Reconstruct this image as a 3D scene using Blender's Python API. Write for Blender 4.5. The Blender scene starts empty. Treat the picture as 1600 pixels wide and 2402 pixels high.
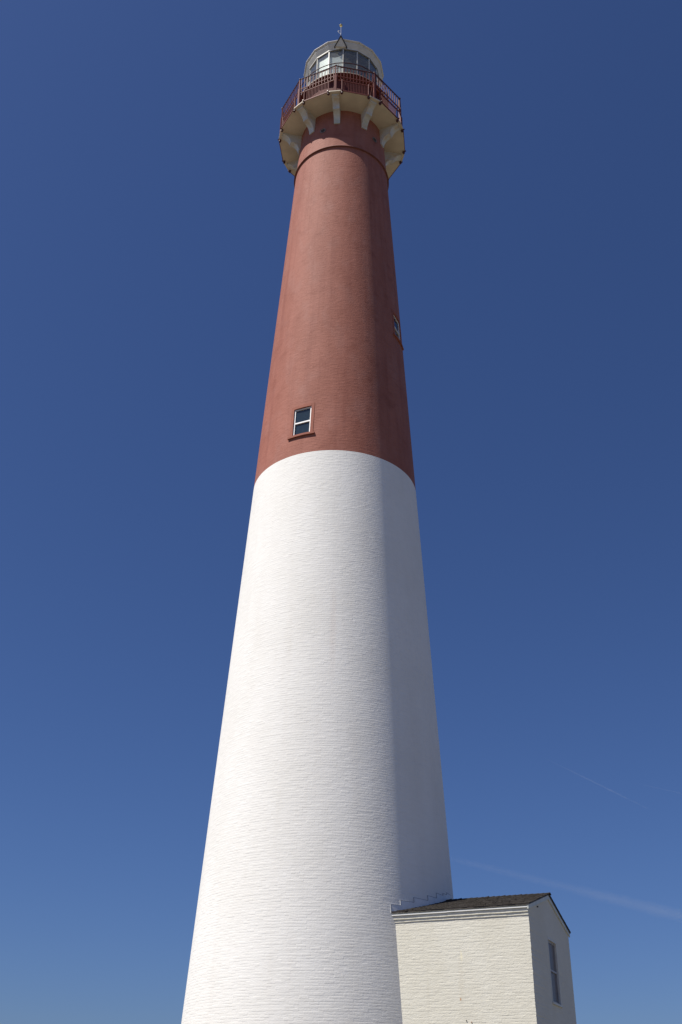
import bpy, math, random
from mathutils import Matrix, Vector

random.seed(7)
PI = math.pi
R_ = math.radians
SC = bpy.context.scene
COL = SC.collection

# ------------------------------------------------------------------ camera, sky, sun, exposure
cam_d = bpy.data.cameras.new("camera")
cam_d.sensor_fit = 'VERTICAL'
cam_d.sensor_height = 36.0
cam_d.sensor_width = 36.0
cam_d.lens = 35.934
cam_d.clip_start = 0.1
cam_d.clip_end = 200000
cam = bpy.data.objects.new("camera", cam_d)
COL.objects.link(cam)
Rv = Vector((0.9997531801, -0.0165674344, 0.0148019901))
Uv = Vector((-0.0212654954, -0.5207607023, 0.8534377949))
Fv = Vector((0.0064309799, 0.8535419211, 0.5209844829))
M = Matrix(((Rv.x, Uv.x, -Fv.x, 0), (Rv.y, Uv.y, -Fv.y, -35.0), (Rv.z, Uv.z, -Fv.z, 1.7), (0, 0, 0, 1)))
cam.matrix_world = M
SC.camera = cam

SUN_AZ = R_(207.0)      # counter-clockwise from +x
SUN_EL = R_(59.0)
w = bpy.data.worlds.new("World")
SC.world = w
w.use_nodes = True
nt = w.node_tree
bg = nt.nodes["Background"]
sky = nt.nodes.new("ShaderNodeTexSky")
sky.sky_type = 'NISHITA'
sky.sun_disc = False
sky.sun_elevation = SUN_EL
sky.sun_rotation = PI / 2 - SUN_AZ
sky.altitude = 0
sky.air_density = 1.0
sky.dust_density = 0.8
sky.ozone_density = 9.0
tint = nt.nodes.new("ShaderNodeMix")          # deep, polarised blue of the photograph
tint.data_type = 'RGBA'; tint.blend_type = 'MULTIPLY'
tint.inputs["Factor"].default_value = 1.0
tint.inputs[7].default_value = (0.725, 0.780, 1.0, 1)
nt.links.new(sky.outputs[0], tint.inputs[6])
nt.links.new(tint.outputs[2], bg.inputs[0])
bg.inputs[1].default_value = 0.0605

sun_d = bpy.data.lights.new("sun", 'SUN')
sun_d.energy = 4.6
sun_d.angle = R_(0.53)
sun_d.color = (1.0, 0.95, 0.872)
sun = bpy.data.objects.new("sun", sun_d)
COL.objects.link(sun)
sv = Vector((math.cos(SUN_AZ) * math.cos(SUN_EL), math.sin(SUN_AZ) * math.cos(SUN_EL), math.sin(SUN_EL)))
sun.rotation_euler = sv.to_track_quat('Z', 'Y').to_euler()
sun.location = sv * 100

vs = SC.view_settings
SC.display_settings.display_device = 'sRGB'
vs.view_transform = 'Standard'
vs.look = 'None'
vs.exposure = 0.35
vs.gamma = 1.0
SC.cycles.max_bounces = 8
SC.cycles.transparent_max_bounces = 16

# ------------------------------------------------------------------ helpers
def srgb(r, g, b):
    f = lambda c: (c / 255 / 12.92) if c / 255 <= 0.04045 else ((c / 255 + 0.055) / 1.055) ** 2.4
    return (f(r), f(g), f(b), 1)


class MB:
    """collects geometry, builds ONE mesh object"""
    def __init__(s):
        s.v, s.f, s.uv = [], [], []

    def face(s, pts, uvs=None):
        i = len(s.v)
        s.v += [tuple(p) for p in pts]
        s.f.append(tuple(range(i, i + len(pts))))
        s.uv.append(uvs)

    def hexa(s, b, t):
        """b, t: four bottom and four top points, counter-clockwise seen from above"""
        s.face(b[::-1]); s.face(t)
        for k in range(4):
            s.face([b[k], b[(k + 1) % 4], t[(k + 1) % 4], t[k]])

    def box(s, P, x0, x1, y0, y1, z0, z1):
        c = lambda z: [P(x0, y0, z), P(x1, y0, z), P(x1, y1, z), P(x0, y1, z)]
        s.hexa(c(z0), c(z1))

    def rod(s, a, b, r0, r1=None, n=8, caps=True):
        a, b = Vector(a), Vector(b)
        r1 = r0 if r1 is None else r1
        d = (b - a).normalized()
        x = d.orthogonal().normalized()
        y = d.cross(x)
        ra = [a + (x * math.cos(t) + y * math.sin(t)) * r0 for t in [2 * PI * k / n for k in range(n)]]
        rb = [b + (x * math.cos(t) + y * math.sin(t)) * r1 for t in [2 * PI * k / n for k in range(n)]]
        for k in range(n):
            s.face([ra[k], ra[(k + 1) % n], rb[(k + 1) % n], rb[k]])
        if caps:
            s.face(ra[::-1]); s.face(rb)

    def ball(s, c, r, n=10, m=6, sz=1.0):
        c = Vector(c)
        g = [[c + Vector((r * math.sin(PI * j / m) * math.cos(2 * PI * k / n), r * math.sin(PI * j / m) * math.sin(2 * PI * k / n), sz * r * math.cos(PI * j / m))) for k in range(n)] for j in range(m + 1)]
        for j in range(m):
            for k in range(n):
                q = [g[j][k], g[j + 1][k], g[j + 1][(k + 1) % n], g[j][(k + 1) % n]]
                if j == 0: q = [q[0], q[1], q[2]]
                elif j == m - 1: q = [q[0], q[1], q[3]]
                s.face(q)

    def lathe(s, prof, n=96, a0=0.0, closed=False):
        """prof: list of (r, z); revolve about the tower axis, outward when z rises"""
        cs = [a0 + 2 * PI * k / n for k in range(n)]
        rings = [[(r * math.cos(a), r * math.sin(a), z) for a in cs] for r, z in prof]
        m = len(prof)
        for j in range(m if closed else m - 1):
            A, B = rings[j], rings[(j + 1) % m]
            for k in range(n):
                s.face([A[k], A[(k + 1) % n], B[(k + 1) % n], B[k]])

    def build(s, name, mat, parent=None, smooth=False, merge=True, label=None):
        me = bpy.data.meshes.new(name)
        me.from_pydata(s.v, [], s.f)
        if any(u is not None for u in s.uv):
            L = me.uv_layers.new(name="UVMap")
            i = 0
            for fc, u in zip(s.f, s.uv):
                for k in range(len(fc)):
                    L.data[i].uv = u[k] if u is not None else (0, 0)
                    i += 1
        if merge:
            import bmesh
            bm = bmesh.new(); bm.from_mesh(me)
            bmesh.ops.remove_doubles(bm, verts=bm.verts, dist=1e-5)
            bm.to_mesh(me); bm.free()
        if smooth:
            for p in me.polygons: p.use_smooth = True
        me.materials.append(mat)
        o = bpy.data.objects.new(name, me)
        COL.objects.link(o)
        if parent is not None: o.parent = parent
        if label: o["label"] = label
        return o


def tag(o, label, cat=None, kind=None, group=None):
    o["label"] = label
    if cat: o["category"] = cat
    if kind: o["kind"] = kind
    if group: o["group"] = group
    return o


def empty(name, loc=(0, 0, 0)):
    o = bpy.data.objects.new(name, None)
    o.location = loc
    COL.objects.link(o)
    return o


def dup(o, parent, mat=None):
    c = o.copy()
    COL.objects.link(c)
    c.parent = parent
    return c


def az_frame(a):
    """P(t, r, z): t sideways (counter-clockwise), r outward along azimuth a, z up"""
    ca, sa = math.cos(a), math.sin(a)
    return lambda t, r, z: (r * ca - t * sa, r * sa + t * ca, z)


# ------------------------------------------------------------------ materials
class NT:
    def __init__(s, name):
        s.m = bpy.data.materials.new(name)
        s.m.use_nodes = True
        s.t = s.m.node_tree
        s.b = s.t.nodes["Principled BSDF"]

    def n(s, typ, **kw):
        o = s.t.nodes.new(typ)
        for k, v in kw.items():
            if k.startswith("_"):
                o.inputs[k[1:].replace("_", " ")].default_value = v
            else:
                setattr(o, k, v)
        return o

    def l(s, a, b):
        s.t.links.new(a, b)

    def math(s, op, a, b=None, clamp=False):
        o = s.t.nodes.new("ShaderNodeMath"); o.operation = op; o.use_clamp = clamp
        for i, x in enumerate((a, b)):
            if x is None: continue
            if isinstance(x, (int, float)): o.inputs[i].default_value = x
            else: s.l(x, o.inputs[i])
        return o.outputs[0]

    def mix(s, fac, a, b, blend='MIX'):
        o = s.t.nodes.new("ShaderNodeMix"); o.data_type = 'RGBA'; o.blend_type = blend
        for sock, x in ((o.inputs["Factor"], fac), (o.inputs[6], a), (o.inputs[7], b)):
            if isinstance(x, (int, float)): sock.default_value = x
            elif isinstance(x, tuple): sock.default_value = x
            else: s.l(x, sock)
        return o.outputs[2]

    def ramp(s, x, lo, hi, a=0.0, b=1.0):
        o = s.t.nodes.new("ShaderNodeMapRange")
        o.inputs[1].default_value = lo; o.inputs[2].default_value = hi
        o.inputs[3].default_value = a; o.inputs[4].default_value = b
        s.l(x, o.inputs[0])
        return o.outputs[0]

    def noise(s, vec, scale, detail=3, rough=0.55, sx=1, sy=1, sz=1):
        mp = s.n("ShaderNodeMapping"); mp.inputs["Scale"].default_value = (sx, sy, sz)
        s.l(vec, mp.inputs[0])
        o = s.n("ShaderNodeTexNoise", _Scale=scale, _Detail=detail, _Roughness=rough)
        s.l(mp.outputs[0], o.inputs["Vector"])
        return o.outputs["Fac"]


def plain(name, col, rough=0.6, metal=0.0, var=0.12, vscale=3.0, spec=0.5, bump=0.0):
    t = NT(name)
    tc = t.n("ShaderNodeTexCoord")
    f = t.noise(tc.outputs["Object"], vscale, 4, 0.6)
    dark = tuple(c * (1 - var) for c in col[:3]) + (1,)
    lite = tuple(min(1, c * (1 + var)) for c in col[:3]) + (1,)
    t.l(t.mix(t.ramp(f, 0.3, 0.7), dark, lite), t.b.inputs["Base Color"])
    t.b.inputs["Roughness"].default_value = rough
    t.b.inputs["Metallic"].default_value = metal
    t.b.inputs["Specular IOR Level"].default_value = spec
    if bump:
        bp = t.n("ShaderNodeBump", _Strength=1.0, _Distance=bump)
        f2 = t.noise(tc.outputs["Object"], 40, 3)
        t.l(f2, bp.inputs["Height"]); t.l(bp.outputs[0], t.b.inputs["Normal"])
    return t.m


def brick(name, col, col2, depth=0.010, mottle=0.5, tint=None, marks=None, rough=0.75, rowh=0.0775, lumps=0.6, blotch=None, joints=0.5, streak=None):
    """painted brick on a wall whose UVs are metres"""
    t = NT(name)
    uv = t.n("ShaderNodeUVMap").outputs[0]
    # slight wander of the courses
    wn = t.n("ShaderNodeTexNoise", _Scale=1.3, _Detail=3.0)
    t.l(uv, wn.inputs["Vector"])
    sub = t.n("ShaderNodeVectorMath", operation='SUBTRACT'); t.l(wn.outputs["Color"], sub.inputs[0]); sub.inputs[1].default_value = (.5, .5, .5)
    scl = t.n("ShaderNodeVectorMath", operation='MULTIPLY'); t.l(sub.outputs[0], scl.inputs[0]); scl.inputs[1].default_value = (0.05, 0.006, 0)
    add = t.n("ShaderNodeVectorMath", operation='ADD'); t.l(uv, add.inputs[0]); t.l(scl.outputs[0], add.inputs[1])
    wuv = add.outputs[0]
    br = t.n("ShaderNodeTexBrick", offset=0.5, offset_frequency=2)
    br.inputs["Scale"].default_value = 1.0
    br.inputs["Mortar Size"].default_value = 0.007
    br.inputs["Mortar Smooth"].default_value = 1.0
    br.inputs["Brick Width"].default_value = 0.215
    br.inputs["Row Height"].default_value = rowh
    br.inputs["Color1"].default_value = (0, 0, 0, 1)
    br.inputs["Color2"].default_value = (1, 1, 1, 1)
    br.inputs["Mortar"].default_value = (0.5, 0.5, 0.5, 1)
    t.l(wuv, br.inputs["Vector"])
    joint = br.outputs["Fac"]
    # joints partly filled with paint: bed joints show, upright ones mostly do not
    fill = t.ramp(t.noise(uv, 2.6, 4, 0.65, 1, 3.0), 0.36, 0.66, 0.0, 1.0)
    sv = t.n("ShaderNodeSeparateXYZ"); t.l(wuv, sv.inputs[0])
    ph = t.math('FRACT', t.math('DIVIDE', sv.outputs[1], rowh))
    bed = t.ramp(t.math('ABSOLUTE', t.math('SUBTRACT', ph, 0.5)), 0.33, 0.5)
    bed = t.math('POWER', bed, 1.5)
    h = t.math('MULTIPLY', t.math('MULTIPLY', bed, fill), -joints)
    h = t.math('ADD', h, t.math('MULTIPLY', t.math('MULTIPLY', joint, fill), -0.25 * joints))
    h = t.math('ADD', h, t.math('MULTIPLY', br.outputs["Color"], 0.45))
    h = t.math('ADD', h, t.math('MULTIPLY', t.noise(uv, 10.0, 4, 0.6, 0.7, 1.4), 0.85 * lumps))
    h = t.math('ADD', h, t.math('MULTIPLY', t.noise(uv, 26.0, 3, 0.6, 0.8, 1.3), 0.9 * lumps))
    bp = t.n("ShaderNodeBump", _Strength=1.0, _Distance=depth)
    t.l(h, bp.inputs["Height"]); t.l(bp.outputs[0], t.b.inputs["Normal"])
    # colour: broad weathering plus brick to brick change
    m1 = t.ramp(t.noise(uv, 0.55, 5, 0.62, 1.4, 0.7), 0.36, 0.68)
    m2 = t.ramp(t.noise(uv, 6.0, 4, 0.7, 0.5, 1.3), 0.4, 0.75)
    c = t.mix(t.math('MULTIPLY', m1, mottle), col, col2)
    c = t.mix(t.math('MULTIPLY', m2, mottle * 0.55), c, col2)
    c = t.mix(t.math('MULTIPLY', br.outputs["Color"], 0.10), c, col2)
    if blotch:
        for bc, sc, sx, sy, lo, hi, amt in blotch:
            c = t.mix(t.math('MULTIPLY', t.ramp(t.noise(uv, sc, 4, 0.6, sx, sy), lo, hi), amt), c, bc)
    if streak:
        sk = t.ramp(t.noise(uv, 1.1, 5, 0.65, 2.2, 0.10), 0.50, 0.72)
        c = t.mix(t.math('MULTIPLY', sk, streak[1]), c, streak[0])
    if marks:
        sp = t.n("ShaderNodeSeparateXYZ"); t.l(uv, sp.inputs[0])
        for (u0, v0, ru, rv, mc, amt) in marks:
            dx = t.math('DIVIDE', t.math('SUBTRACT', sp.outputs[0], u0), ru)
            dy = t.math('DIVIDE', t.math('SUBTRACT', sp.outputs[1], v0), rv)
            d = t.math('SQRT', t.math('ADD', t.math('MULTIPLY', dx, dx), t.math('MULTIPLY', dy, dy)))
            k = t.ramp(t.math('ADD', d, t.math('MULTIPLY', t.noise(uv, 14, 3), 0.8)), 0.7, 1.4, amt, 0.0)
            c = t.mix(k, c, mc)
    t.l(c, t.b.inputs["Base Color"])
    t.b.inputs["Roughness"].default_value = rough
    t.b.inputs["Specular IOR Level"].default_value = 0.3
    return t.m


UVR = 3.4   # metres of u per radian of azimuth on the tower
def tower_u(deg): return (R_(deg) % (2 * PI)) * UVR

WHITE = brick("white painted brick", (0.87, 0.852, 0.81, 1), (0.765, 0.742, 0.685, 1), depth=0.0076, mottle=0.5, streak=((0.70, 0.65, 0.58, 1), 0.16),
              marks=[(tower_u(-89.3), 16.2, 0.14, 2.2, (0.72, 0.60, 0.52, 1), 0.20)])
RED = brick("red painted brick", (0.375, 0.143, 0.101, 1), (0.27, 0.088, 0.056, 1), depth=0.0085, mottle=0.6, streak=((0.225, 0.066, 0.043, 1), 0.5),
            blotch=[((0.36, 0.165, 0.13, 1), 0.8, 1.6, 0.8, 0.5, 0.75, 0.6),
                    ((0.22, 0.06, 0.035, 1), 1.1, 1.0, 1.3, 0.54, 0.74, 0.5),
                    ((0.10, 0.035, 0.03, 1), 2.2, 0.35, 7.0, 0.685, 0.72, 0.55)])
CREAM = brick("cream painted brick", (0.74, 0.715, 0.62, 1), (0.66, 0.625, 0.515, 1), depth=0.0075, mottle=0.65, lumps=1.0, joints=0.55,
              marks=[(5.304, 6.02, 0.045, 0.17, (0.86, 0.80, 0.60, 1), 0.9),
                     (5.235, 4.93, 0.03, 0.05, (0.45, 0.20, 0.07, 1), 0.9),
                     (5.27, 5.4, 0.10, 1.0, (0.60, 0.54, 0.42, 1), 0.2),
                     (4.3, 5.0, 0.06, 1.2, (0.62, 0.58, 0.48, 1), 0.3)])
MOULDRED = plain("dark red moulding paint", (0.19, 0.065, 0.05, 1), 0.75, var=0.2, vscale=4)
TRIMRED = plain("red window paint", (0.305, 0.100, 0.064, 1), 0.75, spec=0.25, var=0.15, vscale=4)
IRONRED = plain("red iron paint", (0.155, 0.040, 0.032, 1), 0.65, var=0.3, vscale=9, spec=0.22)
SLATRED = plain("dull red slat paint", (0.145, 0.038, 0.030, 1), 0.75, var=0.3, vscale=9, spec=0.2)
IRONDK = plain("dark red iron paint", (0.085, 0.025, 0.022, 1), 0.5, var=0.3, vscale=6)
WATCHRED = plain("watch room red paint", (0.115, 0.029, 0.024, 1), 0.7, spec=0.15, var=0.2, vscale=5)
SOFFIT = plain("cream soffit paint", (0.65, 0.56, 0.43, 1), 0.65, var=0.10, vscale=1.5)
LANTERNW = plain("weathered white iron paint", (0.66, 0.635, 0.56, 1), 0.5, var=0.14, vscale=2.2)
SASHW = plain("white sash paint", (0.80, 0.79, 0.77, 1), 0.4, var=0.06, vscale=8)
TRIMW = plain("white trim paint", (0.78, 0.77, 0.74, 1), 0.5, var=0.07, vscale=3)
FASCIAW = plain("greenish white fascia paint", (0.60, 0.62, 0.56, 1), 0.5, var=0.12, vscale=3)
DARKIRON = plain("dark weathered iron", (0.055, 0.045, 0.040, 1), 0.6, var=0.3, vscale=10)
GAP_SHADE = plain("grey painted gap shade", (0.31, 0.325, 0.35, 1), 0.7, var=0.25, vscale=12)  # shade of the flashing gaps, put into a grey colour
FLASHW = plain("painted lead flashing", (0.80, 0.80, 0.79, 1), 0.55, var=0.08, vscale=5)
GALV = plain("galvanised metal", (0.42, 0.42, 0.43, 1), 0.35, metal=0.8, var=0.2, vscale=12)
BRASS = plain("gilt metal", (0.62, 0.50, 0.22, 1), 0.3, metal=0.7, var=0.2, vscale=12)
VENTM = plain("vent metal", (0.20, 0.155, 0.13, 1), 0.5, metal=0.3, var=0.3, vscale=12)
BLIND = plain("white lantern lining", (0.88, 0.88, 0.86, 1), 0.4, var=0.08, vscale=3)
CEIL = plain("grey lantern ceiling", (0.32, 0.32, 0.31, 1), 0.7, var=0.2)
RUST = plain("rusty iron", (0.24, 0.09, 0.035, 1), 0.8, var=0.4, vscale=30)


def bracket_mat():
    t = NT("stained bracket paint")
    tc = t.n("ShaderNodeTexCoord")
    f = t.ramp(t.noise(tc.outputs["Object"], 2.6, 3, 0.6), 0.5, 0.66)
    g = t.ramp(t.noise(tc.outputs["Object"], 1.7, 3, 0.6), 0.56, 0.7)
    c = t.mix(f, (0.56, 0.55, 0.52, 1), (0.53, 0.43, 0.31, 1))
    c = t.mix(t.math('MULTIPLY', g, 0.6), c, (0.45, 0.46, 0.36, 1))
    t.l(c, t.b.inputs["Base Color"]); t.b.inputs["Roughness"].default_value = 0.6
    return t.m
BRKT = bracket_mat()


def dark_glass(name, col, rough=0.06, spec=0.5):
    t = NT(name)
    tc = t.n("ShaderNodeTexCoord")
    f = t.ramp(t.noise(tc.outputs["Object"], 9, 4, 0.7), 0.55, 0.8)
    t.l(t.mix(t.math('MULTIPLY', f, 0.5), col, tuple(min(c * 2.2, c + 0.08) for c in col[:3]) + (1,)), t.b.inputs["Base Color"])
    t.b.inputs["Roughness"].default_value = rough
    t.b.inputs["IOR"].default_value = 1.5
    t.b.inputs["Specular IOR Level"].default_value = spec
    bp = t.n("ShaderNodeBump", _Strength=0.25, _Distance=0.004)
    t.l(t.noise(tc.outputs["Object"], 3, 2), bp.inputs["Height"]); t.l(bp.outputs[0], t.b.inputs["Normal"])
    return t.m
GLASS = dark_glass("dark window glass", (0.022, 0.036, 0.050, 1))
GLASSDULL = dark_glass("dusty window glass", (0.19, 0.17, 0.165, 1), 0.3, 0.06)


def clear_glass():
    t = NT("lantern glass")
    tr = t.n("ShaderNodeBsdfTransparent"); tr.inputs[0].default_value = (0.90, 0.925, 0.91, 1)
    gl = t.n("ShaderNodeBsdfGlossy"); gl.inputs["Roughness"].default_value = 0.04
    df = t.n("ShaderNodeBsdfDiffuse"); df.inputs[0].default_value = (0.45, 0.47, 0.47, 1)
    lw = t.n("ShaderNodeLayerWeight", _Blend=0.5)
    fac = t.math('ADD', t.math('MULTIPLY', t.math('POWER', lw.outputs["Facing"], 5.0), 0.96), 0.04)
    tc = t.n("ShaderNodeTexCoord")
    dirt = t.ramp(t.noise(tc.outputs["Object"], 2.5, 4, 0.6), 0.3, 0.8, 0.07, 0.20)
    m1 = t.n("ShaderNodeMixShader"); t.l(dirt, m1.inputs[0]); t.l(tr.outputs[0], m1.inputs[1]); t.l(df.outputs[0], m1.inputs[2])
    m2 = t.n("ShaderNodeMixShader"); t.l(fac, m2.inputs[0]); t.l(m1.outputs[0], m2.inputs[1]); t.l(gl.outputs[0], m2.inputs[2])
    t.l(m2.outputs[0], t.t.nodes["Material Output"].inputs["Surface"])
    return t.m
LGLASS = clear_glass()


def shingle_mat():
    t = NT("weathered wood shingles")
    tc = t.n("ShaderNodeTexCoord")
    ob = tc.outputs["Object"]
    f = t.ramp(t.noise(ob, 7, 5, 0.75), 0.35, 0.68)
    g = t.ramp(t.noise(ob, 26, 3, 0.7), 0.45, 0.75)
    c = t.mix(f, (0.009, 0.007, 0.006, 1), (0.034, 0.026, 0.019, 1))
    c = t.mix(t.math('MULTIPLY', g, 0.7), c, (0.085, 0.072, 0.055, 1))
    t.l(c, t.b.inputs["Base Color"]); t.b.inputs["Roughness"].default_value = 0.9
    bp = t.n("ShaderNodeBump", _Strength=1.0, _Distance=0.006)
    t.l(t.noise(ob, 60, 3), bp.inputs["Height"]); t.l(bp.outputs[0], t.b.inputs["Normal"])
    return t.m
SHINGLE = shingle_mat()


def ground_mat():
    t = NT("sandy ground with scrub")
    tc = t.n("ShaderNodeTexCoord")
    f = t.noise(tc.outputs["Object"], 0.35, 6, 0.65)
    c = t.mix(t.ramp(f, 0.35, 0.65), (0.093, 0.082, 0.060, 1), (0.135, 0.12, 0.088, 1))
    t.l(c, t.b.inputs["Base Color"]); t.b.inputs["Roughness"].default_value = 0.95
    return t.m


def vapour(name, dens, length, r0, r1, fade):
    """thin ice cloud inside a tube along local x, thinning out towards its rim and its ends"""
    t = NT(name)
    t.t.nodes.remove(t.b)
    tc = t.n("ShaderNodeTexCoord"); sp = t.n("ShaderNodeSeparateXYZ"); t.l(tc.outputs["Object"], sp.inputs[0])
    x, y, z = sp.outputs
    u = t.math('DIVIDE', x, length)
    rad = t.ramp(u, 0.0, 1.0, r0, r1)
    wob = t.math('MULTIPLY', t.math('SUBTRACT', t.noise(tc.outputs["Object"], 1.0 / (9 * r1), 4, 0.6), 0.5), 0.9)
    rr = t.math('DIVIDE', t.math('SQRT', t.math('ADD', t.math('MULTIPLY', y, y), t.math('MULTIPLY', z, z))), rad)
    core = t.ramp(t.math('ADD', rr, wob), 0.05, 0.95, 1.0, 0.0)
    ends = t.math('MULTIPLY', t.ramp(u, 0.0, fade, 0.0, 1.0), t.ramp(u, 1.0, 1.0 - fade, 0.0, 1.0))
    v = t.n("ShaderNodeVolumePrincipled")
    v.inputs["Color"].default_value = (0.95, 0.96, 1.0, 1)
    v.inputs["Anisotropy"].default_value = 0.2
    t.l(t.math('MULTIPLY', t.math('MULTIPLY', core, ends), dens), v.inputs["Density"])
    t.l(v.outputs[0], t.t.nodes["Material Output"].inputs["Volume"])
    t.m.cycles.volume_step_rate = min(1.0, 0.35 * r0 / (length / 10))
    return t.m


# ------------------------------------------------------------------ ground
g = MB()
S = 20000
ring = [0, 60, 400, 3000, S]
for j in range(4):
    n = 48
    for k in range(n):
        a, b = 2 * PI * k / n, 2 * PI * (k + 1) / n
        p = lambda r, t: (r * math.cos(t), r * math.sin(t), 0)
        if j == 0: g.face([p(0, 0), p(ring[1], a), p(ring[1], b)])
        else: g.face([p(ring[j], a), p(ring[j + 1], a), p(ring[j + 1], b), p(ring[j], b)])
tag(g.build("ground", ground_mat()), "brownish sandy ground around the lighthouse", kind="structure")

# ------------------------------------------------------------------ lighthouse
R0, KT = 4.48338, 0.0543859
def RT(z): return R0 - KT * (z - 1.7)
ZB, ZM, ZD = 23.789, 42.19, 45.065          # paint line, moulding, gallery deck underside
TH = R_(-97.24)                             # azimuth of a gallery corner
WINS = [(R_(-114.84), 24.64), (R_(-24.84), 30.95)]   # azimuth, sill height

LH = empty("lighthouse")
tag(LH, "tall tapering brick lighthouse, red above and white below, with railed gallery and glazed lantern", "lighthouse")


def shaft(z0, z1, mat, wins, label):
    ths = [2 * PI * k / 288 for k in range(289)]
    zs = [z0 + (z1 - z0) * k / 12 for k in range(13)]
    holes = []
    for a, zb in wins:
        a = a % (2 * PI)
        da = 0.43 / RT(zb + 0.8)
        holes.append((a - da, a + da, zb + 0.09, zb + 1.50))
        ths += [a - da, a + da]; zs += [zb + 0.09, zb + 1.50]
    ths = sorted(ths); zs = sorted(zs)
    m = MB()
    for i in range(len(ths) - 1):
        for j in range(len(zs) - 1):
            am, zm = (ths[i] + ths[i + 1]) / 2, (zs[j] + zs[j + 1]) / 2
            if any(h[0] < am < h[1] and h[2] < zm < h[3] for h in holes): continue
            q = [(ths[i], zs[j]), (ths[i + 1], zs[j]), (ths[i + 1], zs[j + 1]), (ths[i], zs[j + 1])]
            m.face([(RT(z) * math.cos(t), RT(z) * math.sin(t), z) for t, z in q], [(t * UVR, z) for t, z in q])
    return m.build("tower_wall", mat, LH, smooth=True, label=label)

shaft(0, ZB, WHITE, [], "white painted lower half of the brick tower wall")
shaft(ZB, ZD, RED, WINS, "red painted upper half of the brick tower wall")

# moulding ring under the gallery
m = MB()
rs = RT(ZM)
m.lathe([(rs - 0.02, ZM - 0.012), (2.367, ZM), (2.366, ZM + 0.012), (RT(ZM + 0.16) - 0.01, ZM + 0.16)], 192)
mo = m.build("moulding", MOULDRED, LH, smooth=False, label="thin projecting ring around the red tower top")
L = mo.data.uv_layers.new(name="UVMap")
for lp in mo.data.loops:
    p = mo.data.vertices[lp.vertex_index].co
    L.data[lp.index].uv = ((math.atan2(p.y, p.x) % (2 * PI)) * UVR, p.z)


def tower_window(a, zb):
    P0 = az_frame(a)
    def P(t, r, z): return P0(t, r + RT(z) - RT(zb), z)          # leans with the wall
    rf = RT(zb) + 0.014                      # face of the surround
    def C(t, r, z):                          # bends round the wall as well
        th, rr = a + t / RT(z), r + RT(z) - RT(zb)
        return (rr * math.cos(th), rr * math.sin(th), z)
    def cbox(m, x0, x1, r0, r1, za, zb2, n=1):
        for k in range(n): m.box(C, x0 + (x1 - x0) * k / n, x0 + (x1 - x0) * (k + 1) / n, r0, r1, za, zb2)
    t = MB()
    z0, z1 = zb + 0.09, zb + 1.57
    cbox(t, -0.50, -0.375, rf - 0.30, rf, z0, z1)
    cbox(t, 0.375, 0.50, rf - 0.30, rf, z0, z1)
    cbox(t, -0.375, 0.375, rf - 0.30, rf + 0.002, zb + 1.44, z1, 6)
    W = t.build("window", TRIMRED, LH, label="small two pane window in a red surround")
    s = MB()
    cbox(s, -0.56, 0.56, rf - 0.20, rf + 0.055, zb, z0, 8)
    s.build("sill", TRIMRED, W)
    f = MB()
    i0, i1, ra = z0 + 0.045, zb + 1.44, rf - 0.065
    zm = zb + 0.745
    f.box(P, -0.373, -0.318, ra - 0.06, ra, z0, i1)
    f.box(P, 0.318, 0.373, ra - 0.06, ra, z0, i1)
    f.box(P, -0.318, 0.318, ra - 0.06, ra - 0.002, i1 - 0.06, i1)
    f.box(P, -0.318, 0.318, ra - 0.06, ra - 0.004, zm - 0.03, zm + 0.03)
    f.box(P, -0.318, 0.318, ra - 0.07, ra - 0.02, z0, z0 + 0.05)
    f.build("sash_frame", SASHW, W)
    for lo, hi, dr in ((zm + 0.03, i1 - 0.06, 0.03), (z0 + 0.05, zm - 0.03, 0.052)):
        p = MB()
        p.box(P, -0.318, 0.318, ra - dr - 0.012, ra - dr, lo, hi)
        p.build("window_pane", GLASS, W)

for a, zb in WINS: tower_window(a, zb)

# round vents below the gallery
for a in (R_(-115.5), R_(-44.1)):
    P = az_frame(a)
    r = RT(43.67)
    c0, c1 = Vector(P(0, r - 0.05, 43.67)), Vector(P(0, r + 0.035, 43.67))
    v = MB(); n = 20
    ax = (c1 - c0).normalized(); sx = Vector(P(1, 0, 0)); sz = Vector((0, 0, 1))
    def rg(c, q): return [c + sx * (q * math.cos(2 * PI * k / n)) + sz * (q * math.sin(2 * PI * k / n)) for k in range(n)]
    A, B, C2, D2 = rg(c0, 0.15), rg(c1, 0.15), rg(c1, 0.105), rg(c0 + ax * 0.055, 0.10)
    for k in range(n):
        k2 = (k + 1) % n
        v.face([A[k], A[k2], B[k2], B[k]]); v.face([B[k], B[k2], C2[k2], C2[k]]); v.face([C2[k], C2[k2], D2[k2], D2[k]])
    v.face(D2)
    vo = v.build("vent", VENTM, LH)
    gm = MB()
    for q in (-0.05, 0.0, 0.05):
        gm.box(P, -0.1, 0.1, r + 0.006, r + 0.018, 43.67 + q - 0.012, 43.67 + q + 0.012)
    gm.build("grille", DARKIRON, vo)

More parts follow.
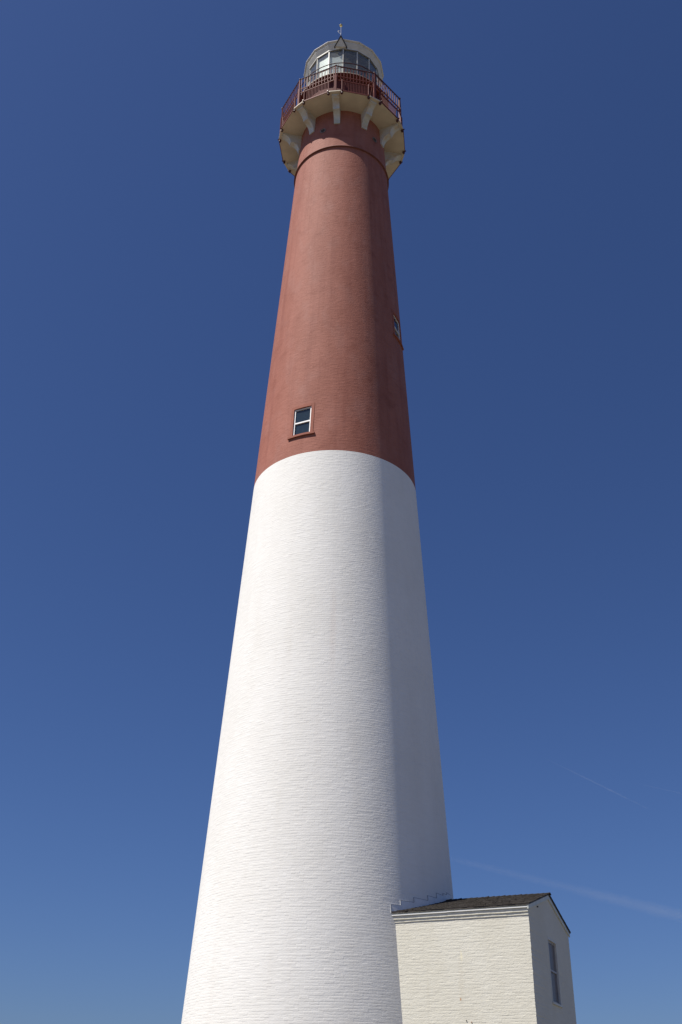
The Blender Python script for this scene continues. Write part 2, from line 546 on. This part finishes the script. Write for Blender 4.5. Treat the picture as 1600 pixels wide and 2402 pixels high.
# gallery deck: a ten-sided plate
def poly_ring(R, n, a0): return [(R * math.cos(a0 + 2 * PI * k / n), R * math.sin(a0 + 2 * PI * k / n)) for k in range(n)]
d = MB()
RD = 3.33
o10 = poly_ring(RD, 10, TH)
CH = 0.26                                     # corners cut off over each bracket
o20 = []
for k in range(10):
    A, P0_, N0 = o10[k], o10[k - 1], o10[(k + 1) % 10]
    for T in (P0_, N0):
        ln = math.dist(A, T)
        o20.append((A[0] + (T[0] - A[0]) * CH / ln, A[1] + (T[1] - A[1]) * CH / ln))
inn = [(2.0 * x / math.hypot(x, y), 2.0 * y / math.hypot(x, y)) for x, y in o20]
for k in range(20):
    k2 = (k + 1) % 20
    for z, flip in ((ZD, True), (ZD + 0.06, False)):
        pts = [(*o20[k], z), (*o20[k2], z), (*inn[k2], z), (*inn[k], z)]
        d.face(pts[::-1] if flip else pts)
    d.face([(*o20[k], ZD), (*o20[k2], ZD), (*o20[k2], ZD + 0.06), (*o20[k], ZD + 0.06)])
d.build("gallery_deck", SOFFIT, LH, label="ten-sided cream gallery floor seen from below")

# brackets
def bracket(a):
    P = az_frame(a)
    prof = [(2.05, 43.98), (2.235, 43.98)]
    for q in range(1, 9):                    # lower concave sweep
        u = q / 8
        prof.append((2.235 + 0.40 * (1 - math.cos(u * PI / 2)) * 0.95 + 0.02 * u, 43.98 + 0.52 * math.sin(u * PI / 2)))
    x, z = prof[-1]
    prof.append((x + 0.045, z + 0.01)); prof.append((x + 0.05, z + 0.07))
    x, z = prof[-1]
    for q in range(1, 8):                    # upper concave sweep
        u = q / 7
        prof.append((x + (3.10 - x) * (0.35 * u + 0.65 * (1 - math.cos(u * PI / 2))), z + (44.95 - z) * math.sin(u * PI / 2)))
    prof += [(3.10, ZD - 0.002), (2.05, ZD - 0.002)]
    w_ = lambda r: 0.145 + 0.03 * (r - 2.05)
    m = MB()
    Lf = [P(-w_(r), r, z) for r, z in prof]
    Rt = [P(w_(r), r, z) for r, z in prof]
    n = len(prof)
    for k in range(n):
        k2 = (k + 1) % n
        m.face([Lf[k], Rt[k], Rt[k2], Lf[k2]])
    # side faces as strips against the wall line
    for k in range(1, n - 2):
        q0, q1 = prof[k], prof[k + 1]
        m.face([Lf[k], Lf[k + 1], P(-w_(2.05), 2.05, q1[1]), P(-w_(2.05), 2.05, q0[1])])
        m.face([Rt[k + 1], Rt[k], P(w_(2.05), 2.05, q0[1]), P(w_(2.05), 2.05, q1[1])])
    b = m.build("bracket", BRKT, LH, merge=False)
    # dark paint line where the bracket meets the floor
    s = MB()
    s.box(P, -w_(2.6) - 0.022, w_(2.6) + 0.022, 2.1, 3.115, ZD - 0.012, ZD - 0.004)
    s.build("bracket_plate", SOFFIT, b)
    return b
for k in range(10): bracket(TH + k * 2 * PI / 10)

# gallery railing: ten panels
RR = 3.20
ZT, ZU, ZL, ZF = 47.11, 46.32, 46.03, 45.165
corners = [Vector((*c, 0)) for c in poly_ring(RR, 10, TH)]
bal_mesh = None
slat_mesh = None
rest_slats = MB()
rest_bal = MB()
for k in range(10):
    A, B = corners[k], corners[(k + 1) % 10]
    X = (B - A).normalized(); Y = Vector((X.y, -X.x, 0))
    Ln = (B - A).length
    pan = empty("railing_panel", A)
    pan.parent = LH
    pan.rotation_euler = (0, 0, math.atan2(X.y, X.x))
    I = lambda x, y, z: (x, y, z)
    h = MB(); h.rod((0, 0, ZT), (Ln, 0, ZT), 0.032, n=8); h.build("handrail", IRONDK, pan)
    h = MB()
    for z, hh in ((ZU, 0.018), (ZL, 0.022)):
        h.box(I, 0.05, Ln - 0.05, -0.022, 0.022, z - hh, z + hh)
    h.build("middle_rail", IRONRED, pan)
    h = MB(); h.box(I, 0.30, Ln - 0.30, -0.150, -0.126, ZD - 0.010, ZD + 0.062); h.box(I, 0.30, Ln - 0.30, -0.03, 0.03, ZD + 0.062, ZD + 0.10); h.build("toe_rail", IRONRED, pan)
    vis = k in (0, 1, 2, 8, 9)
    nb = 12
    for q in range(nb):
        x = 0.10 + (Ln - 0.20) * q / (nb - 1)
        if vis or k in (3, 7, 4):
            if bal_mesh is None:
                b = MB(); b.box(I, -0.015, 0.015, -0.015, 0.015, ZU - 0.20, ZT - 0.02)
                o = b.build("baluster", IRONRED, pan); bal_mesh = o.data
            else:
                o = bpy.data.objects.new("baluster", bal_mesh); COL.objects.link(o); o.parent = pan
            o.location = (x, 0, 0)
        else:
            p = A + X * x
            rest_bal.rod((p.x, p.y, ZU - 0.20), (p.x, p.y, ZT - 0.02), 0.02, n=5)
    ns = 17
    for q in range(ns):
        x = 0.36 + (Ln - 0.72) * q / (ns - 1)
        if vis:
            if slat_mesh is None:
                b = MB(); b.box(I, -0.0125, 0.0125, -0.0125, 0.0125, ZF, ZL - 0.02)
                o = b.build("lower_baluster", SLATRED, pan); slat_mesh = o.data
            else:
                o = bpy.data.objects.new("lower_baluster", slat_mesh); COL.objects.link(o); o.parent = pan
            o.location = (x, 0, 0)
        else:
            p = A + X * x
            rest_slats.rod((p.x, p.y, ZF), (p.x, p.y, ZL - 0.02), 0.016, n=4)
ro = rest_slats.build("lower_baluster", SLATRED, LH, merge=False); ro["kind"] = "stuff"
ro = rest_bal.build("baluster", IRONRED, LH, merge=False); ro["kind"] = "stuff"

for k in range(10):
    a = TH + k * 2 * PI / 10
    P = az_frame(a)
    p = MB()
    p.box(P, -0.06, 0.06, RR - 0.06, RR + 0.05, ZD + 0.06, ZU + 0.02)
    p.box(P, -0.03, 0.03, RR - 0.035, RR + 0.025, ZU + 0.02, ZT - 0.02)
    po = p.build("railing_post", IRONRED, LH)
    c = MB(); c.ball(P(0, RR - 0.005, ZT + 0.01), 0.06, 10, 6); c.build("post_cap", IRONDK, po)
    c = MB(); c.rod(P(0.0, RR - 0.06, 46.75), P(0.0, 2.55, ZD + 0.06), 0.022, n=6); c.build("brace", IRONRED, po)
    for sgn in (-1, 1):
        # thin stanchion that runs outside the floor edge down to a nut below it
        ang = a + sgn * PI / 10
        A = Vector((RD * math.cos(a), RD * math.sin(a), 0))
        Bc = Vector((RD * math.cos(a + sgn * 2 * PI / 10), RD * math.sin(a + sgn * 2 * PI / 10), 0))
        X = (Bc - A).normalized(); Y = Vector((math.cos(ang), math.sin(ang), 0))
        q = A + X * 0.36
        s = MB()
        qq = q - Y * 0.05
        s.rod(qq + Vector((0, 0, ZD - 0.09)), qq + Vector((0, 0, ZL)), 0.024, n=8)
        so = s.build("stanchion", IRONRED, LH)
        s = MB()
        s.rod(qq + Vector((0, 0, ZD - 0.10)), qq + Vector((0, 0, ZD - 0.001)), 0.066, n=6)
        s.rod(qq + Vector((0, 0, ZD - 0.145)), qq + Vector((0, 0, ZD - 0.10)), 0.036, n=6)
        s.rod(q + Vector((0, 0, ZD + 0.05)), q + Y * 0.07 + Vector((0, 0, ZD + 0.05)), 0.036, n=6)
        s.build("anchor_nut", IRONDK, so)

# watch room and lantern floor
m = MB(); m.lathe([(2.12, ZD + 0.06), (2.12, 47.52), (2.16, 47.54), (2.16, 47.58)], 96)
wr = m.build("watch_room_wall", WATCHRED, LH, smooth=False)
m = MB()
for k in range(16):
    P = az_frame(R_(-91.6) + 2 * PI * (k + .5) / 16)
    m.box(P, -0.03, 0.03, 2.10, 2.145, ZD + 0.11, 47.5)
m.build("wall_rib", WATCHRED, wr)
m = MB(); m.lathe([(2.10, 47.58), (2.40, 47.60), (2.42, 47.615), (2.42, 47.66), (1.9, 47.70), (0.0, 47.70)], 96)
lf = m.build("lantern_floor", WATCHRED, LH)
m = MB(); m.lathe([(2.421, 47.640), (2.430, 47.640), (2.430, 47.668), (2.40, 47.668)], 96)
m.build("floor_edge", SOFFIT, lf)

# ring handrail around the lantern
lr = empty("lantern_railing"); lr.parent = LH
def torus(R, z, r, n=96, k=6):
    t = MB(); t.lathe([(R + r * math.cos(2 * PI * q / k), z + r * math.sin(2 * PI * q / k)) for q in range(k)], n, closed=True)
    return t
torus(2.40, 48.46, 0.026).build("handrail", IRONDK, lr, smooth=True)
torus(2.40, 48.06, 0.016).build("middle_rail", IRONDK, lr, smooth=True)
for k in range(8):
    P = az_frame(R_(-97 + 45 * k))
    c = MB(); c.rod(P(0, 2.40, 47.64), P(0, 2.40, 48.46), 0.018, n=6); c.build("railing_post", IRONDK, lr)

# lantern glazing, sixteen sides
A0 = R_(-91.6)
NG = 16
RG, RE = 1.934, 2.142
ZG0, ZG1, ZE = 47.78, 50.32, 50.75
gp = poly_ring(RG, NG, A0); ep = poly_ring(RE, NG, A0)
cb = MB()
for k in range(NG):
    P = az_frame(A0 + 2 * PI * (k + .5) / NG)
    ap = RG * math.cos(PI / NG); hw = RG * math.sin(PI / NG)
    cb.box(P, -hw, hw, ap - 0.05, ap + 0.03, 47.69, ZG0)
cb.build("glazing_curb", LANTERNW, LH)
for k in range(NG):
    P = az_frame(A0 + 2 * PI * (k + .5) / NG)
    ap = RG * math.cos(PI / NG) - 0.012; hw = RG * math.sin(PI / NG) - 0.022
    p = MB(); p.box(P, -hw, hw, ap - 0.008, ap, ZG0, ZG1 - 0.01)
    p.build("glass_pane", LGLASS, LH)
    P = az_frame(A0 + 2 * PI * k / NG)
    p = MB(); p.box(P, -0.022, 0.022, RG - 0.06, RG + 0.012, ZG0, ZG1)
    p.build("mullion", LANTERNW, LH)
# cornice (flared) and roof
m = MB()
prof = [(RG - 0.03, ZG1 - 0.03), (RG + 0.02, ZG1 - 0.03), (RG + 0.03, ZG1 + 0.06), (RE - 0.05, ZE - 0.12), (RE - 0.045, ZE - 0.03), (RE, ZE - 0.02), (RE + 0.004, ZE + 0.03)]
m.lathe(prof, NG, A0)
m.build("cornice", LANTERNW, LH)
m = MB()
m.lathe([(RG - 0.03, ZG1 - 0.03), (RG - 0.04, ZG1 - 0.031)], NG, A0)
m.lathe([(RG + 0.02, ZG1 - 0.055), (RG + 0.034, ZG1 - 0.05), (RG + 0.034, ZG1 - 0.028), (RG + 0.01, ZG1 - 0.028)], NG, A0)
m.build("cornice_band", DARKIRON, LH)
m = MB()
m.lathe([(RE + 0.03, ZE + 0.03), (RE + 0.034, ZE + 0.055), (1.2, ZE + 0.42), (0.30, ZE + 0.74), (0.28, ZE + 0.95), (0.0, ZE + 1.0)], NG, A0)
m.lathe([(RE - 0.02, ZE + 0.029), (RE + 0.03, ZE + 0.03)], NG, A0)
m.build("lantern_roof", TRIMW, LH)
# inside: dark ceiling, white lining behind the sunward panes, lens pedestal
m = MB(); m.lathe([(1.85, 50.12), (1.2, 50.22), (0.0, 50.3)], NG, A0); m.build("lantern_ceiling", CEIL, LH)
for k in (-2, -1):
    P = az_frame(A0 + 2 * PI * (k + .5) / NG)
    ap = (RG - 0.10) * math.cos(PI / NG); hw = (RG - 0.12) * math.sin(PI / NG)
    b = MB(); N_ = 10
    top = [(50.12 if k == -2 else 49.95) - 0.12 * math.sin(PI * q / N_) for q in range(N_ + 1)]
    for q in range(N_):
        x0, x1 = -hw + 2 * hw * q / N_, -hw + 2 * hw * (q + 1) / N_
        b.hexa([P(x0, ap - 0.01, ZG0), P(x0, ap, ZG0), P(x1, ap, ZG0), P(x1, ap - 0.01, ZG0)][::-1],
               [P(x0, ap - 0.01, top[q]), P(x0, ap, top[q]), P(x1, ap, top[q + 1]), P(x1, ap - 0.01, top[q + 1])][::-1])
    b.build("lining_panel", BLIND, LH)
m = MB(); m.lathe([(0.55, 47.7), (0.5, 48.5), (0.62, 48.55), (0.62, 49.5), (0.3, 49.9), (0.0, 49.95)], 24); m.build("lamp_pedestal", VENTM, LH, smooth=False)

# little gable fixed to the sloping fascia, with the lightning rod standing on it
GX, GY = -0.19, -2.19
def gp_(x, z, out):                          # follows the slope of the fascia
    return (GX + x, -(1.955 + (z - 50.32) * 0.47) - out, z)
gb = MB()
GA, GF, GH = 50.86, 50.36, 0.29
for o_, i_ in ((0.06, -0.03),):
    f = [gp_(-GH, GF, o_), gp_(GH, GF, o_), gp_(0, GA, o_)]; b_ = [gp_(-GH, GF, i_), gp_(GH, GF, i_), gp_(0, GA, i_)]
    gb.face(f); gb.face(b_[::-1])
    for k in range(3): gb.face([f[(k + 1) % 3], f[k], b_[k], b_[(k + 1) % 3]])
go = gb.build("roof_gable", LANTERNW, LH)
tr = MB()
for sg in (-1, 1):
    q = [(sg * (GH + 0.05), GF - 0.03), (sg * (GH + 0.0), GF - 0.03), (0, GA - 0.03), (0, GA + 0.07)]
    if sg > 0: q = q[::-1]
    tr.hexa([gp_(x, z, -0.02) for x, z in q], [gp_(x, z, 0.085) for x, z in q])
tr.build("gable_trim", DARKIRON, go)
rod = MB(); rod.rod((GX, GY, 50.86), (GX - 0.01, GY, 51.86), 0.013, 0.008, n=6)
ro = rod.build("lightning_rod", GALV, LH)
bl = MB(); bl.ball((GX - 0.012, GY, 51.93), 0.085, 12, 8); bl.build("gilt_ball", BRASS, ro)
orn = MB()
pts = [(-0.01, 51.15), (-0.05, 51.24), (-0.12, 51.31), (-0.16, 51.40), (-0.12, 51.47), (-0.05, 51.46)]
for p, q in zip(pts, pts[1:]): orn.rod((GX + p[0], GY, p[1]), (GX + q[0], GY, q[1]), 0.02, n=6)
orn.ball((GX, GY, 51.05), 0.04, 8, 6)
orn.build("scroll", GALV, ro)

# ------------------------------------------------------------------ entrance building
PH = R_(-24.648)
UX = Vector((math.cos(PH), math.sin(PH), 0)); VX = Vector((math.sin(PH), -math.cos(PH), 0))
V0, DZ = 0.079, -0.0095                    # the building sits a touch off the tower axis
def QA(u, v, z): return tuple(UX * u + VX * v + Vector((0, 0, z)))
def Q(u, v, z): return QA(u, v + V0, z + (DZ if z > 0 else 0))
WH, LE = 2.431, 7.283
ZEAVE, ZRIDGE = 7.2755, 7.981
OVH = 0.096
SL = (ZRIDGE - ZEAVE) / (WH + OVH)
def zr(v): return ZRIDGE - SL * abs(v)     # top of the roof deck
EB = empty("entrance_building", Q(5, 0, 0))
tag(EB, "low cream brick building with dark shingle roof against the foot of the tower", "building")
EB_INV = Matrix.Translation(-Vector(EB.location))

def eb(mb, name, mat, parent=None, **kw):
    o = mb.build(name, mat, None, **kw)
    if parent is None:
        o.data.transform(EB_INV)
        o.parent = EB
    else:
        o.data.transform(EB_INV)
        o.parent = parent
    return o

ROW = 0.0775
nz = int(7.16 / (ROW / 2))
zz = [7.16 * k / nz for k in range(nz + 1)]
jit = [random.uniform(-0.006, 0.006) for _ in zz]
# front wall
m = MB()
us = [2.9, 4.0, 5.0, 6.0, 7.0]
for k in range(nz):
    z0, z1 = zz[k], zz[k + 1]
    for i in range(len(us)):
        u0 = us[i]; u1 = us[i + 1] if i + 1 < len(us) else None
        c0 = (LE + jit[k] if u1 is None else u1); c1 = (LE + jit[k + 1] if u1 is None else u1)
        m.face([Q(u0, WH, z0), Q(c0, WH, z0), Q(c1, WH, z1), Q(u0, WH, z1)], [(u0, z0), (c0, z0), (c1, z1), (u0, z1)])
for k in range(1):  # far wall
    m.face([Q(LE, -WH, 0), Q(2.9, -WH, 0), Q(2.9, -WH, 7.2), Q(LE, -WH, 7.2)], [(0, 0), (4.4, 0), (4.4, 7.2), (0, 7.2)])
# gable wall with a window opening
WX0, WX1, WZ0, WZ1 = -0.60, 0.45, 5.00, 6.71
def gtop(v): return zr(v) - 0.055
def gq(v0, v1, z0a, z0b, z1a, z1b, ja=0, jb=0):
    m.face([Q(LE + ja, v0, z0a), Q(LE, v1, z0b), Q(LE, v1, z1b), Q(LE + jb, v0, z1a)], [(20 - v0, z0a), (20 - v1, z0b), (20 - v1, z1b), (20 - v0, z1a)])
for k in range(nz):
    gq(WH, WX1, zz[k], zz[k], zz[k + 1], zz[k + 1], jit[k], jit[k + 1])
gq(WX1, WX0, 0, 0, WZ0, WZ0); gq(WX1, WX0, WZ1, WZ1, 7.16, 7.16)
gq(WX0, -WH, 0, 0, 7.16, 7.16)
m.face([Q(LE, WH, 7.16), Q(LE, 0, 7.16), Q(LE, 0, gtop(0)), Q(LE, WH, gtop(WH))], [(20 - WH, 7.16), (20, 7.16), (20, gtop(0)), (20 - WH, gtop(WH))])
m.face([Q(LE, 0, 7.16), Q(LE, -WH, 7.16), Q(LE, -WH, gtop(WH)), Q(LE, 0, gtop(0))], [(20, 7.16), (20 + WH, 7.16), (20 + WH, gtop(WH)), (20, gtop(0))])
eb(m, "wall", CREAM, merge=True)

# corbelled brick bands under the eave, each brick a little uneven
def band(z0, z1, out):
    b = MB()
    u = 3.0; dzl = 0.0
    while u < LE - 0.01:
        ln = random.uniform(0.20, 0.23)
        u1 = min(u + ln, LE + 0.002)
        o = out + random.uniform(-0.0022, 0.0022); dz = dzl; dzl = random.uniform(-0.005, 0.004); dz2 = dzl
        bt = [Q(u, WH + o, z0 + dz), Q(u1, WH + o, z0 + dz2), Q(u1, WH - 0.06, z0 + dz2), Q(u, WH - 0.06, z0 + dz)]
        tp = [Q(u, WH + o, z1), Q(u1, WH + o, z1), Q(u1, WH - 0.06, z1), Q(u, WH - 0.06, z1)]
        b.hexa(bt, tp)
        u = u1
    eb(b, "brick_band", CORB, merge=False)
CORB = plain("cream corbel paint", (0.72, 0.69, 0.58, 1), 0.75, var=0.12, vscale=6, bump=0.004)
band(6.985, 7.064, 0.020)
band(7.062, 7.150, 0.047)
for u0, u1, dz in ((3.0, 4.95, 0.0), (4.953, LE + 0.03, 0.006)):
    b = MB()
    b.box(Q, u0, u1, WH - 0.05, WH + 0.045, 7.152, 7.262 + 0.0)
    fo = eb(b, "fascia", FASCIAW)
    b = MB()
    b.box(Q, u0, u1, WH + 0.045, WH + 0.083, 7.160 + dz, 7.186 + dz)
    eb(b, "fascia_moulding", TRIMW, fo)

# roof: boarded slopes with separate lapped shingles
rf = MB()
TH_ = 0.03
UE = LE + 0.075
for sg in (1, -1):
    e, r = sg * (WH + OVH), 0
    top = [Q(2.9, e, zr(e) - 0.02), Q(UE - 0.02, e, zr(e) - 0.02), Q(UE - 0.02, 0, zr(0) - 0.02), Q(2.9, 0, zr(0) - 0.02)]
    bot = [(p[0], p[1], p[2] - 0.025) for p in top]
    if sg < 0: top, bot = top[::-1], bot[::-1]
    rf.hexa(bot, top)
ROOF = eb(rf, "roof", DARKIRON, label="shallow gable roof of dark weathered shingles")
sh = MB()
NC = 17
for sg in (1, -1):
    for c in range(NC):
        v_lo = (WH + OVH + 0.010) * (1 - c / NC)
        v_hi = max(0.0, (WH + OVH) * (1 - (c + 1.9) / NC))
        u = 2.9 + random.uniform(0, 0.1)
        while u < UE:
            wd = random.uniform(0.09, 0.19)
            u1 = min(u + wd, UE)
            vv = v_lo + random.uniform(-0.008, 0.004)
            lift = random.uniform(0.014, 0.027); crk = random.uniform(-0.004, 0.004)
            z_lo, z_hi = zr(vv) - 0.012, zr(v_hi) - 0.014
            bt = [Q(u, sg * vv, z_lo), Q(u1 - 0.006, sg * vv, z_lo), Q(u1 - 0.006, sg * v_hi, z_hi - 0.006), Q(u, sg * v_hi, z_hi - 0.006)]
            tp = [Q(u, sg * vv, z_lo + lift), Q(u1 - 0.006, sg * vv, z_lo + lift + crk), Q(u1 - 0.006, sg * v_hi, z_hi + 0.002), Q(u, sg * v_hi, z_hi + 0.002)]
            if sg < 0: bt, tp = bt[::-1], tp[::-1]
            sh.hexa(bt, tp)
            u = u1
eb(sh, "shingles", SHINGLE, ROOF, merge=False)
rc = MB()
u = 2.9
while u < UE:
    u1 = u + random.uniform(0.15, 0.19); l = random.uniform(0.012, 0.03)
    for sg in (1, -1):
        e = sg * 0.13
        bt = [Q(u, e, zr(e) + 0.004), Q(u1, e, zr(e) + 0.004), Q(u1, 0, zr(0) + 0.004), Q(u, 0, zr(0) + 0.004)]
        tp = [Q(u, e, zr(e) + 0.018), Q(u1, e, zr(e) + 0.012 + l), Q(u1, 0, zr(0) + 0.014 + l), Q(u, 0, zr(0) + 0.018)]
        if sg < 0: bt, tp = bt[::-1], tp[::-1]
        rc.hexa(bt, tp)
    u = u1
eb(rc, "ridge_cap", SHINGLE, ROOF, merge=False)
for sg in (1, -1):
    b = MB()
    e = sg * (WH + 0.083)
    zt = lambda v: zr(v) - 0.047
    F0 = [Q(LE + 0.002, e, zt(e) - 0.105), Q(LE + 0.035, e, zt(e) - 0.105), Q(LE + 0.035, 0, zt(0) - 0.115), Q(LE + 0.002, 0, zt(0) - 0.115)]
    F1 = [Q(LE + 0.002, e, zt(e)), Q(LE + 0.035, e, zt(e)), Q(LE + 0.035, 0, zt(0)), Q(LE + 0.002, 0, zt(0))]
    if sg < 0: F0, F1 = F0[::-1], F1[::-1]
    b.hexa(F0, F1)
    eb(b, "barge_board", FASCIAW)

# gable window
wv = MB()
for a0, a1, z0, z1 in ((WX0, WX0 + 0.05, WZ0, WZ1), (WX1 - 0.05, WX1, WZ0, WZ1), (WX0 + 0.05, WX1 - 0.05, WZ1 - 0.06, WZ1)):
    wv.box(Q, LE - 0.16, LE + 0.012, a0, a1, z0, z1)
Wn = eb(wv, "window", LANTERNW, label="tall narrow sash window in the shaded gable end")
b = MB(); b.box(Q, LE - 0.16, LE + 0.05, WX0 - 0.04, WX1 + 0.04, WZ0 - 0.05, WZ0 - 0.001); eb(b, "sill", LANTERNW, Wn)
b = MB()
zmid = 5.85
i0, i1 = WX0 + 0.05, WX1 - 0.05
ul = LE - 0.035
for a0, a1, z0, z1, dd in ((i0, i0 + 0.045, WZ0, WZ1 - 0.06, 0), (i1 - 0.045, i1, WZ0, WZ1 - 0.06, 0), (i0 + 0.045, i1 - 0.045, WZ1 - 0.11, WZ1 - 0.06, .002),
                       (i0 + 0.045, i1 - 0.045, zmid - 0.025, zmid + 0.025, -.012), (i0 + 0.045, i1 - 0.045, WZ0, WZ0 + 0.06, .002)):
    b.box(Q, ul - 0.05, ul - dd, a0, a1, z0, z1)
eb(b, "sash_frame", SASHDULL := plain("grey sash paint", (0.36, 0.35, 0.35, 1), 0.5, var=0.1), Wn)
for z0, z1 in ((zmid + 0.025, WZ1 - 0.11), (WZ0 + 0.06, zmid - 0.025)):
    b = MB(); b.box(Q, ul - 0.035, ul - 0.022, i0 + 0.045, i1 - 0.045, z0, z1); eb(b, "window_pane", GLASSDULL, Wn)

# stepped flashing where the roof meets the tower
steps = [(2.62, 2.35, 7.466), (2.335, 1.915, 7.612), (1.895, 1.335, 7.75), (1.31, 0.88, 7.895), (0.845, 0.42, 8.047), (0.395, 0.125, 8.12), (0.09, -0.32, 8.19),
         (-0.36, -0.80, 8.10), (-0.83, -1.30, 7.96), (-1.33, -1.90, 7.81), (-1.93, -2.35, 7.67)]
fl, se = MB(), MB()
def tw(v, z, out):
    r = RT(z) + out
    return Vector(QA(math.sqrt(max(0.0, r * r - v * v)), v, z))
def sheet(mb, va, vb, za, zb_, out, th, n=6):
    za_ = za if callable(za) else (lambda v: za)
    for k in range(n):
        v0, v1 = va + (vb - va) * k / n, va + (vb - va) * (k + 1) / n
        bt = [tw(v0, za_(v0), out), tw(v1, za_(v1), out), tw(v1, za_(v1), out + th), tw(v0, za_(v0), out + th)]
        tp = [tw(v0, zb_, out), tw(v1, zb_, out), tw(v1, zb_, out + th), tw(v0, zb_, out + th)]
        mb.hexa([tuple(p) for p in bt[::-1]], [tuple(p) for p in tp[::-1]])
for i, (va, vb, zt_) in enumerate(steps):
    vend = steps[i + 1][0] if i + 1 < len(steps) else vb
    sheet(fl, va, vend, lambda v: zr(min(abs(v - V0), WH + OVH)) - 0.04, zt_, -0.004, 0.016)
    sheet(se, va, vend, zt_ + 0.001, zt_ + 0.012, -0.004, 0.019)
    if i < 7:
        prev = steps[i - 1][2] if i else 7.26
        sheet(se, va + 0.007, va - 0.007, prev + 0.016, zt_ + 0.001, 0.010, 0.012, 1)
FLo = eb(fl, "flashing", FLASHW, merge=False, label="stepped white flashing up the tower wall above the roof")
eb(se, "gap_shade_strip", GAP_SHADE, FLo, merge=False)  # thin dark strips imitating the gap shadow along top and step edges

# small iron fixings on the front wall
for u, z, mt in ((5.374, 4.40, DARKIRON), (5.516, 4.36, RUST)):
    b = MB()
    b.rod(Q(u, WH - 0.01, z), Q(u, WH + 0.014, z), 0.011, n=8)
    b.ball(Q(u, WH + 0.014, z), 0.015, 8, 6)
    eb(b, "wall_bolt", mt)
b = MB(); b.box(Q, LE + 0.0, LE + 0.04, 1.37, 1.41, 7.35, 7.385); eb(b, "hook", DARKIRON)

# ------------------------------------------------------------------ vapour trails far off in the sky
def trail(name, a, b, r0, r1, dens, fade, label):
    a, b = Vector(a), Vector(b)
    ln = (b - a).length
    m = MB(); n, N_ = 16, 12
    rings = [[(ln * i / N_, (r0 + (r1 - r0) * i / N_) * math.cos(2 * PI * k / n), (r0 + (r1 - r0) * i / N_) * math.sin(2 * PI * k / n)) for k in range(n)] for i in range(N_ + 1)]
    for i in range(N_):
        for k in range(n):
            m.face([rings[i][k], rings[i + 1][k], rings[i + 1][(k + 1) % n], rings[i][(k + 1) % n]][::-1])
    m.face(rings[0][::-1]); m.face(rings[-1])
    o = m.build(name, vapour(name + " ice", dens, ln, r0, r1, fade), None)
    o.location = a
    o.rotation_euler = (b - a).to_track_quat('X', 'Z').to_euler()
    return tag(o, label, "vapour trail", group="faint vapour trails in the blue sky")

trail("vapour_trail", (1350, 13000, 3000), (7300, 18280, 3000), 40, 170, 0.00046, 0.07,
      "long broad faint vapour trail slanting down just above the roof of the low building")
trail("vapour_trail", (1900, 9050, 3000), (3420, 10810, 3000), 8, 15, 0.0026, 0.4,
      "short thin vapour trail, steepest of the three, high above the low building")
trail("vapour_trail", (2950, 9830, 3000), (3900, 10375, 3000), 8, 11, 0.0022, 0.4,
      "tiny thin flat vapour trail running off the right edge of the picture")
